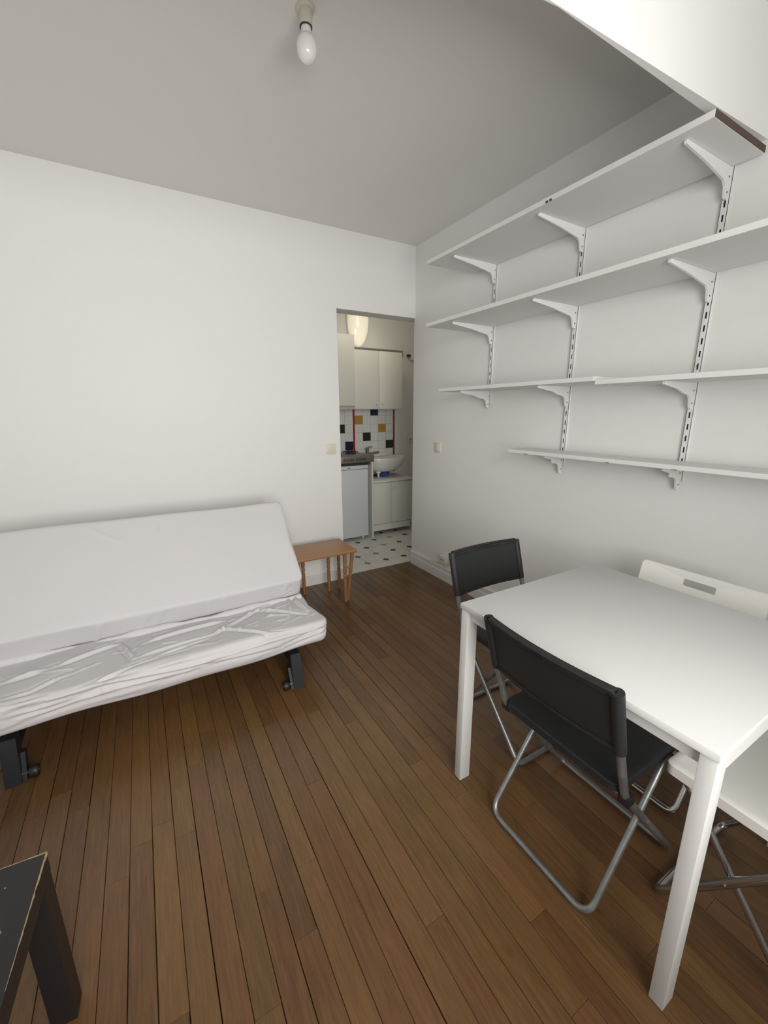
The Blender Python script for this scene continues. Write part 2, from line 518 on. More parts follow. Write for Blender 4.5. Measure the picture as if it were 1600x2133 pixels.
def pillow_body(poly, rad, x0, x1, n, m, er, disp=None, shear=None):
    prof = resample_profile(poly, rad, n)
    cen = prof.mean(0)
    xs = np.concatenate([x0 + er * (1 - np.cos(np.linspace(0, math.pi / 2, 7)[:-1])),
                         np.linspace(x0 + er, x1 - er, m),
                         x1 - er + er * np.sin(np.linspace(0, math.pi / 2, 7)[1:])])
    V = np.zeros((len(xs), n, 3))
    half = 0.5 * min(np.ptp(prof[:, 0]), np.ptp(prof[:, 1]))
    for i, xx in enumerate(xs):
        t = max(x0 + er - xx, xx - (x1 - er), 0) / er
        d = er * (1 - math.sqrt(max(0, 1 - t * t)))
        v = prof - cen
        ln = np.linalg.norm(v, axis=1, keepdims=True)
        q = cen + v * (np.maximum(ln - d * 1.0, ln * 0.35) / ln)
        V[i, :, 0] = xx; V[i, :, 1] = q[:, 0]; V[i, :, 2] = q[:, 1]
    # normals of profile
    dn = np.roll(V, -1, 1) - np.roll(V, 1, 1)
    dx = np.gradient(V, axis=0)
    N = np.cross(dx, dn); N /= (np.linalg.norm(N, axis=2, keepdims=True) + 1e-9)
    outward = V.copy(); outward[:, :, 0] = 0; outward[:, :, 1] -= cen[0]; outward[:, :, 2] -= cen[1]
    N *= np.sign((N * outward).sum(2).mean())
    if disp is not None:
        V = V + N * disp(V)[..., None]
    if shear is not None:
        V = shear(V)
    k, nn = V.shape[:2]
    verts = V.reshape(-1, 3).tolist()
    idx = np.arange(k * nn).reshape(k, nn)
    a = idx[:-1]; b_ = idx[1:]
    F = np.stack([a, np.roll(a, -1, 1), np.roll(b_, -1, 1), b_], -1).reshape(-1, 4).tolist()
    c0 = len(verts); verts.append(V[0].mean(0).tolist()); verts.append(V[-1].mean(0).tolist())
    for j in range(nn):
        F.append([idx[0, j], c0, idx[0, (j + 1) % nn]])
        F.append([idx[-1, (j + 1) % nn], c0 + 1, idx[-1, j]])
    me = bpy.data.meshes.new('body'); me.from_pydata(verts, [], F); me.update()
    bm = bmesh.new(); bm.from_mesh(me); bpy.data.meshes.remove(me)
    bmesh.ops.recalc_face_normals(bm, faces=bm.faces)
    return bm

def seg_dist(V, a, b_):
    a = np.array(a); b_ = np.array(b_)
    d = b_ - a
    t = np.clip(((V - a) @ d) / (d @ d), 0, 1)
    return np.linalg.norm(V - (a + t[..., None] * d), axis=-1), t

FOLDS = [[[-0.59, 1.916, 0.347], [-0.506, 1.923, 0.346], [-0.436, 1.977, 0.339], [-0.394, 1.998, 0.336]], [[-0.456, 2.105, 0.322], [-0.41, 2.112, 0.321], [-0.21, 2.196, 0.31]], [[-0.592, 1.845, 0.25], [-0.332, 1.845, 0.27], [-0.206, 1.845, 0.288], [0.068, 1.845, 0.283]], [[-0.321, 1.845, 0.343], [-0.129, 1.914, 0.347], [0.084, 1.933, 0.345]], [[-0.431, 1.845, 0.177], [0.058, 1.845, 0.188]], [[-0.588, 1.845, 0.27], [-0.449, 1.845, 0.256], [-0.256, 1.845, 0.289]], [[-0.15, 1.974, 0.339], [0.181, 2.023, 0.333], [0.434, 2.21, 0.309], [0.60, 2.28, 0.30]], [[0.438, 2.226, 0.307], [0.70, 1.97, 0.343]], [[0.212, 2.102, 0.323], [0.422, 1.86, 0.34], [0.531, 1.845, 0.345]], [[-0.329, 1.845, 0.335], [0.062, 1.845, 0.297], [0.42, 1.845, 0.312], [0.704, 1.845, 0.305]], [[0.079, 1.845, 0.291], [0.472, 1.845, 0.266]], [[-0.259, 1.845, 0.206], [0.257, 1.845, 0.19], [0.728, 1.845, 0.287]], [[0.70, 2.30, 0.30], [0.673, 2.209, 0.309], [0.69, 2.045, 0.33]], [[0.65, 2.29, 0.30], [0.602, 2.087, 0.325]], [[-0.209, 2.183, 0.312], [-0.15, 1.974, 0.339]], [[-0.629, 2.079, 0.326], [-0.458, 2.096, 0.323]], [[-0.578, 1.845, 0.332], [-0.451, 1.845, 0.333]], [[-0.129, 1.914, 0.347], [0.199, 2.008, 0.335]], [[-0.112, 2.119, 0.321], [0.272, 2.183, 0.312]], [[-0.559, 1.845, 0.282], [-0.29, 1.845, 0.284]], [[0.508, 1.845, 0.244], [0.739, 1.845, 0.284]], [[-0.598, 1.845, 0.214], [-0.379, 1.845, 0.215], [-0.073, 1.845, 0.218]]]
def seat_disp(V):
    D = np.zeros(V.shape[:2])
    rs = np.random.RandomState(3)
    for f in FOLDS:
        w = rs.uniform(0.007, 0.011); amp = rs.uniform(0.008, 0.014)
        best = np.full(V.shape[:2], 9.0); side = np.zeros(V.shape[:2])
        for a, b_ in zip(f[:-1], f[1:]):
            d, t = seg_dist(V, a, b_)
            best = np.minimum(best, d)
        # taper at the ends of the fold
        e0 = np.linalg.norm(V - np.array(f[0]), axis=-1); e1 = np.linalg.norm(V - np.array(f[-1]), axis=-1)
        tap = np.clip(np.minimum(e0, e1) / 0.06, 0.25, 1)
        D += amp * tap * (np.exp(-(best / w) ** 2) - 0.45 * np.exp(-((best - 2.0 * w) / (1.2 * w)) ** 2))
    for k in range(26):                                   # small random creases
        x = rs.uniform(-0.72, 0.70); y = rs.uniform(1.88, 2.25); z = 0.596 - 0.13 * y
        a = rs.uniform(-0.5, 0.6); L_ = rs.uniform(0.04, 0.16)
        d, t = seg_dist(V, (x, y, z), (x + L_ * math.cos(a), y + L_ * math.sin(a), z - 0.13 * L_ * math.sin(a)))
        w = rs.uniform(0.006, 0.010)
        D += rs.uniform(0.003, 0.007) * np.exp(-(d / w) ** 2)
    for k in range(14):                                  # pleats along the skirt
        x = rs.uniform(-0.75, 0.3); z = rs.uniform(0.18, 0.32); L_ = rs.uniform(0.25, 0.5)
        d, t = seg_dist(V, (x, 1.845, z), (x + L_, 1.845, z + rs.uniform(-0.01, 0.05)))
        D += rs.uniform(0.004, 0.009) * np.exp(-(d / rs.uniform(0.006, 0.011)) ** 2)
    X_, Y_ = V[..., 0], V[..., 1]
    D += 0.004 * np.sin(5.1 * X_ + 7 * Y_) + 0.003 * np.sin(13 * X_ - 9 * Y_ + 1.3)
    return D
def back_disp(V):
    X_, Y_, Z_ = V[..., 0], V[..., 1], V[..., 2]
    D = 0.003 * np.sin(4.2 * X_ + 3 * Z_ + .4) + 0.002 * np.sin(11 * X_ + 8 * Z_)
    d, t = seg_dist(V, (0.02, 2.55, 0.765), (0.02, 2.585, 0.80)); D -= 0.004 * np.exp(-(d / 0.006) ** 2)
    d, t = seg_dist(V, (-0.32, 2.60, 0.815), (-0.17, 2.52, 0.735)); D += 0.003 * np.exp(-(d / 0.012) ** 2)
    rs = np.random.RandomState(9)
    for k in range(14):                                   # gathers where the back cover tucks in
        x = rs.uniform(-0.5, 0.7)
        d, t = seg_dist(V, (x, 2.235, 0.41), (x + rs.uniform(-.06, .02), 2.285, 0.31)); D += rs.uniform(-.003, .004) * np.exp(-(d / 0.011) ** 2)
    for k in range(7):
        d, t = seg_dist(V, (0.735, 2.24 + .012 * k, 0.43 - 0.018 * k), (0.60, 2.26, 0.36 - 0.012 * k)); D += rs.uniform(-.004, .005) * np.exp(-(d / 0.007) ** 2)
    return D

fut = thing('futon_sofa', 'sofa bed in a crumpled white cotton cover standing by the back wall', 'sofa', (0, 2.2, 0))
bm = pillow_body([(1.868, 0.195), (1.838, 0.345), (2.44, 0.290), (2.45, 0.165)], [0.05, 0.045, 0.04, 0.04], -0.76, 0.738, 380, 400, 0.045, seat_disp)
seat_o = wobj('seat_mattress', bm, 'fabric', fut, angle=80); seat_o['label'] = 'crumpled white cotton seat cover'
bm = pillow_body([(2.285, 0.303), (2.222, 0.432), (2.630, 0.842), (2.715, 0.752)], [0.02, 0.014, 0.03, 0.04], -0.76, 0.736, 200, 260, 0.03, back_disp)
wobj('back_mattress', bm, 'fabric', fut, angle=80)
# rolled tuck of cover between back and seat
def tuck():
    b = B(); pts = []
    for k in range(60):
        t = k / 59; xx = -0.74 + t * 1.46
        pts.append((xx, 2.272 - 0.02 * t + 0.006 * math.sin(9 * t), 0.306 + 0.005 * math.sin(14 * t + 1)))
    rads = [0.018 + 0.006 * math.sin(k * 0.31) + 0.003 * math.sin(k * 1.1) for k in range(60)]
    tube(b, pts, 0.016, 10, rads=rads); return b
wobj('cover_tuck', tuck(), 'fabric', fut, angle=80)
# steel frame
for yy in (2.13, 2.36):
    b = B(); box(b, -0.70, 0.69, yy, yy + 0.04, 0.140, 0.164, bev=0.004)
    wobj('frame_rail', b, 'black_metal', fut)
b = B(); box(b, -0.69, 0.68, 2.13, 2.42, 0.126, 0.139)  # unseen black panel added to darken the floor under the sofa
wobj('base_panel', b, 'black_metal', fut, smooth=False)
for sx, cx in ((1, 0.552), (-1, -0.592)):
    b = B()
    prism(b, [(1.835, 0.0), (1.885, 0.0), (1.935, 0.180), (1.875, 0.180)], 0, cx - 0.026, cx + 0.026)
    wobj('leg', b, 'black_metal', fut, smooth=False)
    b = B()
    prism(b, [(1.845, 0.0), (1.885, 0.0), (1.915, 0.10), (1.890, 0.10)], 0, cx - 0.026 - (0.014 if sx > 0 else -0.052), cx - 0.026 + (0.0 if sx > 0 else 0.066))
    wobj('leg_gusset', b, 'black_metal', fut, smooth=False)
    b = B(); box(b, cx - 0.022, cx + 0.022, 2.36, 2.40, 0.0, 0.126)
    wobj('leg', b, 'black_metal', fut, smooth=False)
    b = B(); box(b, cx - 0.018, cx + 0.018, 1.93, 2.36, 0.100, 0.1255)
    wobj('side_rail', b, 'black_metal', fut, smooth=False)
    b = B(); wx = cx - 0.062 if sx > 0 else cx + 0.062
    t = bmesh.new(); lathe(t, [(0.010, -0.014), (0.022, -0.014), (0.024, -0.010), (0.024, 0.010), (0.022, 0.014), (0.010, 0.014)], 20)
    t.transform(Matrix.Translation((wx, 1.86, 0.024)) @ Matrix.Rotation(math.radians(90), 4, 'Y')); add(b, t)
    wh = wobj('caster', b, 'caster', fut)
    b = B(); tube(b, [(cx, 1.862, 0.026), (wx - sx * 0.016, 1.86, 0.025)], 0.005, 8)
    o = obj('axle', b, 'chrome', wh); o.location = (0, 0, 0)
    bm2 = bmesh.new(); bm2.from_mesh(o.data); bmesh.ops.translate(bm2, verts=bm2.verts, vec=-Vector(fut.location)); bm2.to_mesh(o.data); bm2.free()

# ================================================================== SIDE TABLE
def spindle(pts_top, pts_bot, h):
    """turned leg from floor to h, leaning from bottom point to top point"""
    prof = [(0.008, 0.0), (0.011, 0.004), (0.0115, 0.012), (0.009, 0.02), (0.0125, 0.05), (0.0140, 0.13), (0.0125, 0.19),
            (0.0105, 0.205), (0.0145, 0.213), (0.0145, 0.222), (0.0105, 0.23), (0.0145, 0.25), (0.0135, 0.275), (0.0105, 0.288),
            (0.0145, 0.296), (0.0115, 0.306), (0.0135, 0.34), (0.0145, 0.38), (0.0145, 1.0)]
    prof = [(r, z * h / 0.40 if z < 0.9 else h) for r, z in prof]
    b = B(); lathe(b, prof, 14)
    for v in b.verts:
        t = v.co.z / h
        v.co.x += pts_bot[0] + (pts_top[0] - pts_bot[0]) * t
        v.co.y += pts_bot[1] + (pts_top[1] - pts_bot[1]) * t
    return b
zt = 0.412
nest = thing('side_table', 'honey coloured wooden side table with turned legs beside the sofa', 'side table', (1.04, 2.77, 0))
b = B(); box(b, 0.79, 1.278, 2.592, 2.925, zt - 0.022, zt, bev=0.008, seg=3)
wobj('table_top', b, 'honey', nest)
for tp, bt in (((1.243, 2.612), (1.212, 2.642)), ((1.246, 2.875), (1.246, 2.875)), ((0.825, 2.625), (0.825, 2.625)), ((0.958, 2.903), (0.958, 2.903))):
    wobj('leg', spindle(tp, bt, zt - 0.022), 'honey_leg', nest)
for z in (0.205, 0.275):
    b = B(); t = z / zt; tube(b, [(1.212 + 0.031 * t, 2.642 - 0.03 * t, z), (1.188, 2.630, z)], 0.006, 8)
    wobj('rung', b, 'honey_leg', nest)
for p in ((1.186, 2.624), (1.155, 2.868)):
    wobj('leg', spindle(p, p, zt - 0.022), 'honey_leg', nest)

# ================================================================== DINING TABLE
TX0, TX1, TY0, TY1, TZ = 0.904, 1.668, 0.246, 1.020, 0.742
tb = thing('dining_table', 'square white dining table with laminate top and metal legs', 'table', ((TX0 + TX1) / 2, (TY0 + TY1) / 2, 0))
b = B(); box(b, TX0, TX1, TY0, TY1, TZ - 0.020, TZ, bev=0.0015, seg=2)
wobj('table_top', b, 'table', tb)
LX, LY = 0.048, 0.032
for ix in (0, 1):
    for iy in (0, 1):
        x0 = TX0 + 0.004 if ix == 0 else TX1 - 0.004 - LX
        y0 = TY0 + 0.003 if iy == 0 else TY1 - 0.003 - LY
        b = B(); box(b, x0, x0 + LX, y0, y0 + LY, 0.0, TZ - 0.0205, bev=0.0014, seg=2)
        wobj('leg', b, 'tleg', tb)
ap = 0.040
for (x0, x1, y0, y1) in ((TX0 + 0.020, TX0 + 0.038, TY0 + 0.036, TY1 - 0.036), (TX1 - 0.038, TX1 - 0.020, TY0 + 0.036, TY1 - 0.036),
                         (TX0 + 0.053, TX1 - 0.053, TY0 + 0.003, TY0 + 0.021), (TX0 + 0.053, TX1 - 0.053, TY1 - 0.021, TY1 - 0.003)):
    b = B(); box(b, x0, x1, y0, y1, TZ - 0.0205 - ap, TZ - 0.0205, bev=0.0015, seg=1)
    wobj('apron', b, 'tleg', tb)

# ================================================================== FOLDING CHAIRS
def chair_frame(root, metal, wp, wu, post, legs, r=0.0095, rp=0.011, fl=0.05):
    """post: side view of the back post from top to floor; legs: side view of the front leg from seat to floor"""
    pts = [(x, -wp, z) for x, z in post] + [(x, wp, z) for x, z in reversed(post)]
    b = B(); tube(b, fillet(pts, 0.035), rp, 12); obj('post_frame', b, metal, root)
    pts = [(x, -wu, z) for x, z in legs] + [(x, wu, z) for x, z in reversed(legs)]
    b = B(); tube(b, fillet(pts, fl, 8), r, 12); obj('leg_frame', b, metal, root)
    x, z = legs[0]
    b = B(); tube(b, [(x, -wu, z), (x, wu, z)], r, 10); obj('seat_rail', b, metal, root)
    x, z = post[-2]
    b = B(); tube(b, [(x + 0.013, -wp, z - 0.015), (x + 0.013, wp, z - 0.015)], 0.007, 10); obj('rear_rail', b, metal, root)
    # pivot bolts where the frames cross
    (x1, z1), (x2, z2) = post[-2], post[-1]; (x3, z3), (x4, z4) = legs
    d = (x1 - x2) * (z3 - z4) - (z1 - z2) * (x3 - x4)
    px_ = ((x1 * z2 - z1 * x2) * (x3 - x4) - (x1 - x2) * (x3 * z4 - z3 * x4)) / d
    pz_ = ((x1 * z2 - z1 * x2) * (z3 - z4) - (z1 - z2) * (x3 * z4 - z3 * x4)) / d
    for s in (-1, 1):
        b = B(); tube(b, [(px_, s * (wu - 0.012), pz_), (px_, s * (wp + 0.014), pz_)], 0.005, 8)
        obj('pivot_bolt', b, metal, root)

def curved_panel(w, h, th, bow, org, tilt, r=0.012, nu=24, lip=0.0, sag=0.0):
    """upright panel spanning y, bowed backwards (-x) in the middle"""
    b = B()
    rows = 10
    def P(u, v, s):
        y = u * w; z = (v) * h / 2
        x = -bow * (1 - u * u) + s * th / 2
        e = 0.0
        x2 = x - z * math.sin(tilt); z2 = z * math.cos(tilt)
        return Vector((org[0] + x2, y, org[1] + z2))
    F = [[b.verts.new(P(-1 + 2 * i / nu, -1 + 2 * j / rows, 1)) for j in range(rows + 1)] for i in range(nu + 1)]
    K = [[b.verts.new(P(-1 + 2 * i / nu, -1 + 2 * j / rows, -1)) for j in range(rows + 1)] for i in range(nu + 1)]
    for i in range(nu):
        for j in range(rows):
            b.faces.new((F[i][j], F[i + 1][j], F[i + 1][j + 1], F[i][j + 1]))
            b.faces.new((K[i][j], K[i][j + 1], K[i + 1][j + 1], K[i + 1][j]))
    for i in range(nu):
        b.faces.new((F[i][0], K[i][0], K[i + 1][0], F[i + 1][0]))
        b.faces.new((F[i][rows], F[i + 1][rows], K[i + 1][rows], K[i][rows]))
    for j in range(rows):
        b.faces.new((F[0][j], F[0][j + 1], K[0][j + 1], K[0][j]))
        b.faces.new((F[nu][j], K[nu][j], K[nu][j + 1], F[nu][j + 1]))
    bmesh.ops.recalc_face_normals(b, faces=b.faces)
    sharp = [e for e in b.edges if e.calc_face_angle(0) > 1.0]
    bmesh.ops.bevel(b, geom=sharp, offset=min(r, th * 0.45), segments=3, affect='EDGES', profile=0.5)
    return b

def slab_round(x0, x1, w, z, th, rc, dish=0.0, skirt=0.0, nx=14, ny=18):
    """seat: rounded-corner slab, dished in the middle, with a downturned rim"""
    out = rrect((x1 - x0) / 2, w, rc, 6)
    cx = (x0 + x1) / 2
    b = B()
    rings = []
    for s in (0.0, 0.35, 0.7, 0.9, 0.97, 1.0):
        rings.append([b.verts.new((cx + p[0] * s, p[1] * s, z - dish * (1 - (p[1] * s / w) ** 2) * (1.0 if s < .99 else 1.0) - (0.004 if s == 1.0 else 0))) for p in out] if s > 0 else None)
    c = b.verts.new((cx, 0, z - dish))
    n = len(out)
    for k in range(n):
        b.faces.new((c, rings[1][k], rings[1][(k + 1) % n]))
    for a, q in zip(rings[1:-1], rings[2:]):
        for k in range(n):
            b.faces.new((a[k], q[k], q[(k + 1) % n], a[(k + 1) % n]))
    low = [b.verts.new(v.co + Vector((0, 0, -th - skirt))) for v in rings[-1]]
    inn = [b.verts.new(Vector((cx + (v.co.x - cx) * 0.96, v.co.y * 0.96, v.co.z - th - skirt))) for v in rings[-1]]
    inn2 = [b.verts.new(Vector((cx + (v.co.x - cx) * 0.955, v.co.y * 0.955, v.co.z - th))) for v in rings[-1]]
    for k in range(n):
        k2 = (k + 1) % n
        b.faces.new((rings[-1][k], low[k], low[k2], rings[-1][k2]))
        b.faces.new((low[k], inn[k], inn[k2], low[k2]))
        b.faces.new((inn[k], inn2[k], inn2[k2], inn[k2]))
    b.faces.new(inn2)
    bmesh.ops.recalc_face_normals(b, faces=b.faces)
    return b

TILT = math.atan2(0.045, 0.17)
def black_chair(label, loc, rot):
    c = thing('folding_chair', label, 'chair', loc, rot, 'black folding chairs at the table')
    wp, wu = 0.205, 0.188
    chair_frame(c, 'steel', wp, wu, [(0.006, 0.74), (0.045, 0.60), (0.105, 0.42), (0.455, 0.0115)], [(0.36, 0.428), (0.05, 0.0105)])
    bp = curved_panel(wp - 0.004, 0.192, 0.012, 0.018, (0.022, 0.682), TILT, r=0.005)
    back = obj('backrest', bp, 'black_plastic', c)
    b = curved_panel(wp - 0.002, 0.018, 0.028, 0.018, (-0.002, 0.771), TILT, r=0.008)
    obj('top_rim', b, 'black_plastic', back)
    b = curved_panel(wp - 0.004, 0.012, 0.020, 0.018, (0.046, 0.592), TILT, r=0.005)
    obj('bottom_rim', b, 'black_plastic', back)
    for s in (-1, 1):
        b = B(); tube(b, [(0.0475, s * wp, 0.588), (-0.0035, s * wp, 0.776)], 0.0155, 12)
        bmesh.ops.bevel(b, geom=[e for e in b.edges if e.calc_face_angle(0) > 1.2], offset=0.004, segments=2, affect='EDGES')
        obj('sleeve', b, 'black_plastic', back)
    b = slab_round(0.085, 0.40, 0.198, 0.452, 0.010, 0.035, dish=0.014, skirt=0.012)
    obj('seat', b, 'black_plastic', c)
    for s in (-1, 1):
        b = B(); box(b, 0.10, 0.13, s * 0.205 - 0.016, s * 0.205 + 0.016, 0.395, 0.425, bev=0.004)
        obj('seat_hinge', b, 'black_plastic', c)
    return c
black_chair('black folding chair with curved back on the sofa side of the table', (0.870, 0.640, 0), 0.0)
black_chair('black folding chair on the doorway side of the table', (1.356, 1.368, 0), -math.pi / 2)

def ring_panel(w, h, r, hw, hh, hr, hoff, th, bow, org, tilt):
    outer = rrect(w, h, r, 6); inner = [(a, b_ + hoff) for a, b_ in rrect(hw, hh, hr, 6)]
    # match the counts by angle (same number of points already)
    b = B(); n = len(outer)
    def P(p, s):
        y, z = p
        x = -bow * (1 - (y / w) ** 2) + s * th / 2
        return Vector((org[0] + x - z * math.sin(tilt), y, org[1] + z * math.cos(tilt)))
    lv = {}
    for s in (1, -1):
        for nm, base in (('o', 1.0), ('m', 0.5), ('i', 0.0)):
            pts = [(o_[0] * base + i_[0] * (1 - base), o_[1] * base + i_[1] * (1 - base)) for o_, i_ in zip(outer, inner)]
            lv[nm, s] = [b.verts.new(P(p, s)) for p in pts]
    for k in range(n):
        k2 = (k + 1) % n
        for s in (1, -1):
            b.faces.new((lv['o', s][k], lv['o', s][k2], lv['m', s][k2], lv['m', s][k]))
            b.faces.new((lv['m', s][k], lv['m', s][k2], lv['i', s][k2], lv['i', s][k]))
        b.faces.new((lv['o', 1][k], lv['o', -1][k], lv['o', -1][k2], lv['o', 1][k2]))
        b.faces.new((lv['i', 1][k], lv['i', 1][k2], lv['i', -1][k2], lv['i', -1][k]))
    bmesh.ops.recalc_face_normals(b, faces=b.faces)
    return b

def white_chair(label, loc, rot):
    c = thing('folding_chair', label, 'chair', loc, rot, 'white folding chairs at the table')
    wp, wu = 0.203, 0.172
    chair_frame(c, 'chrome', wp, wu, [(0.022, 0.72), (0.075, 0.58), (0.180, 0.42), (0.455, 0.0115)], [(0.465, 0.43), (0.157, 0.0105)], fl=0.04)
    b = ring_panel(0.222, 0.085, 0.016, 0.058, 0.0155, 0.006, 0.035, 0.010, 0.012, (0.062, 0.674), TILT)
    obj('backrest', b, 'white_plastic', c)
    b = slab_round(0.095, 0.49, 0.205, 0.452, 0.012, 0.022, dish=0.010, skirt=0.016)
    obj('seat', b, 'white_plastic', c)
    return c
white_chair('white folding chair with a slotted back between table and right wall', (1.915, 0.692, 0), math.pi)
white_chair('white folding chair pushed under the near end of the table', (1.349, -0.066, 0), math.pi / 2 - math.radians(1))

# ================================================================== BLACK COFFEE TABLE
ct = thing('coffee_table', 'chipped black coffee table at the lower left corner', 'table', (-0.5905, 0.741, 0), math.radians(-4.0))
h = 0.275
b = B(); box(b, -h, h, -h, h, 0.40, 0.45, bev=0.0012, seg=1)
ctop = obj('table_top', b, 'worn_black', ct)
for sx in (-1, 1):
    for sy in (-1, 1):
        b = B(); cx, cy = sx * (h - 0.026), sy * (h - 0.026)
        box(b, cx - 0.025, cx + 0.025, cy - 0.025, cy + 0.025, 0.0, 0.40, bev=0.001, seg=1)
        obj('leg', b, 'worn_black', ct)
# worn strips along the top edge and small chips (bare board showing through the lacquer)
def strip(p0, p1, w0, w1, seed):
    rs = random.Random(seed); b = B(); n = 26
    d = Vector((p1[0] - p0[0], p1[1] - p0[1], 0)); nrm = Vector((-d.y, d.x, 0)).normalized()
    row = []
    for k in range(n + 1):
        t = k / n; p = Vector((p0[0], p0[1], 0.4504)) + d * t
        w = (w0 + (w1 - w0) * t) * rs.uniform(0.6, 1.25)
        row.append((b.verts.new(p), b.verts.new(p + nrm * w)))
    for a, q in zip(row[:-1], row[1:]):
        b.faces.new((a[0], q[0], q[1], a[1]))
    bmesh.ops.recalc_face_normals(b, faces=b.faces)
    ext = bmesh.ops.extrude_face_region(b, geom=b.faces[:])
    bmesh.ops.translate(b, verts=[v for v in ext['geom'] if isinstance(v, bmesh.types.BMVert)], vec=(0, 0, -0.0008))
    bmesh.ops.recalc_face_normals(b, faces=b.faces)
    return b
o = obj('worn_edge', strip((h - 0.001, h - 0.001), (h - 0.001, 0.02), 0.0042, 0.0006, 1), 'fibre', ctop, smooth=False)
for v in o.data.vertices: pass
o.scale = (1, 1, 1)
obj('worn_edge', strip((-0.1, h - 0.001), (h - 0.001, h - 0.001), -0.0010, -0.0026, 2), 'fibre', ctop, smooth=False)
def chip(cx, cy, r, seed):
    rs = random.Random(seed); b = B(); n = 9
    poly = [(cx + r * rs.uniform(0.5, 1.2) * math.cos(2 * math.pi * k / n) * 0.8, cy + r * rs.uniform(0.5, 1.2) * math.sin(2 * math.pi * k / n) * 1.3) for k in range(n)]
    prism(b, poly, 2, 0.4494, 0.4504); return b
for k, (cx, cy, r) in enumerate(((0.218, 0.222, 0.0018), (0.196, 0.175, 0.004), (0.235, 0.130, 0.004))):
    obj('chip', chip(cx, cy, r, k), 'fibre', ctop, smooth=False)

# ================================================================== WALL SHELVES
UY = (2.145, 1.532, 0.918)
def upright(label, y, z0, z1):
    b = B()
    w, d, t = 0.0125, 0.013, 0.0016
    box(b, XR - d, XR, y - w, y - w + t, z0, z1); box(b, XR - d, XR, y + w - t, y + w, z0, z1)
    box(b, XR - d, XR - d + t, y - w, y - 0.0032, z0, z1); box(b, XR - d, XR - d + t, y + 0.0032, y + w, z0, z1)
    z = z0; k = 0
    while z < z1:
        zz = min(z1, z + 0.025 if k else z + 0.0245)
        box(b, XR - d, XR - d + t, y - 0.0032, y + 0.0032, z, zz)
        z += 0.05; k += 1
    o = top('shelf_upright', b, 'rail', (XR, y, z0), smooth=False)
    bb = B(); box(bb, XR - 0.004, XR - 0.0005, y - 0.010, y + 0.010, z0 + 0.001, z1 - 0.001)  # dark strip standing in for the shade inside the slots
    wobj('hollow_back', bb, 'dark', o, smooth=False)
    zz = z0 + 0.19
    while zz < z1 - 0.05:
        bb = B(); t_ = bmesh.new(); lathe(t_, [(0.0042, 0), (0.0042, 0.0012), (0.002, 0.0018)], 12)
        t_.transform(Matrix.Translation((XR - d, y, zz)) @ Matrix.Rotation(math.radians(-90), 4, 'Y')); add(bb, t_)
        wobj('screw', bb, 'dark', o, smooth=False)
        zz += 0.30
    return tag(o, label, 'shelf upright', 'slotted shelf uprights on the right wall')
upright('slotted white upright nearest the doorway', UY[0], 1.457, 2.36)
upright('slotted white upright in the middle of the shelf wall', UY[1], 1.098, 2.36)
upright('slotted white upright nearest the window', UY[2], 1.092, 2.36)

def board(label, x0, y0, y1, z0, z1, brown_end=False):
    b = B(); box(b, x0, XR - 0.0145, y0 + (0.002 if brown_end else 0), y1, z0, z1, bev=0.0012, seg=1)
    o = top('shelf_board', b, 'shelf', ((x0 + XR) / 2, (y0 + y1) / 2, z0), smooth=False)
    if brown_end:
        b = B(); box(b, x0 + 0.001, XR - 0.016, y0, y0 + 0.002, z0 + 0.0005, z1 - 0.0005)
        e = wobj('bare_end', b, 'chip', o, smooth=False); e['label'] = 'bare brown chipboard end'
    return tag(o, label, 'shelf', 'white shelf boards on the right wall')
s1 = board('topmost white shelf board with a bare brown end', 1.690, 0.815, 2.355, 2.301, 2.323, True)
for yy in (1.425, 1.445):
    b = B(); box(b, 1.6885, 1.692, yy, yy + 0.012, 2.301, 2.309)
    wobj('edge_chip', b, 'chip', s1, smooth=False)
board('long white shelf board second from the top', 1.700, 0.20, 2.365, 1.937, 1.959)
board('short white shelf board, third from the top, at the doorway end', 1.800, 1.205, 2.345, 1.531, 1.552)
board('white shelf board third from the top, window side of the joint', 1.806, 0.20, 1.202, 1.515, 1.536)
s4 = board('lowest white shelf board with chipped front edge', 1.890, 0.20, 1.772, 1.160, 1.180)
for yy, L_ in ((1.62, 0.03), (1.14, 0.015), (0.85, 0.02)):
    b = B(); box(b, 1.8885, 1.892, yy, yy + L_, 1.1585, 1.163)
    wobj('edge_chip', b, 'fibre', s4, smooth=False)

def bracket(label, y, z, L_):
    """pressed steel arm hooked into an upright"""
    x = XR - 0.0135
    poly = [(x, z), (x - L_, z), (x - L_ - 0.004, z - 0.006), (x - L_, z - 0.013), (x - L_ * 0.55, z - 0.029), (x - 0.085, z - 0.045),
            (x - 0.042, z - 0.052), (x - 0.027, z - 0.066), (x - 0.016, z - 0.106), (x, z - 0.110)]
    b = B(); prism(b, poly, 1, y - 0.0042, y + 0.0042)
    o = top('shelf_bracket', b, 'rail', (x, y, z - 0.06), smooth=False)
    for dz in (0.030, 0.082):
        b = B(); box(b, x - 0.010, x - 0.004, y - 0.0050, y + 0.0050, z - dz - 0.006, z - dz)
        wobj('hook_notch', b, 'dark', o, smooth=False)
    return tag(o, label, 'shelf bracket', 'white steel shelf brackets on the right wall')
wh = ('on the doorway upright', 'on the middle upright', 'on the window-side upright')
for k in range(3):
    bracket('white steel bracket under the topmost shelf ' + wh[k], UY[k], 2.3005, 0.335)
    bracket('white steel bracket under the second shelf ' + wh[k], UY[k], 1.9365, 0.330)
    bracket('white steel bracket under the third shelf ' + wh[k], UY[k], 1.5305 if k < 2 else 1.5145, 0.245)
    if k > 0:
        bracket('white steel bracket under the lowest shelf ' + wh[k], UY[k], 1.1595, 0.15)

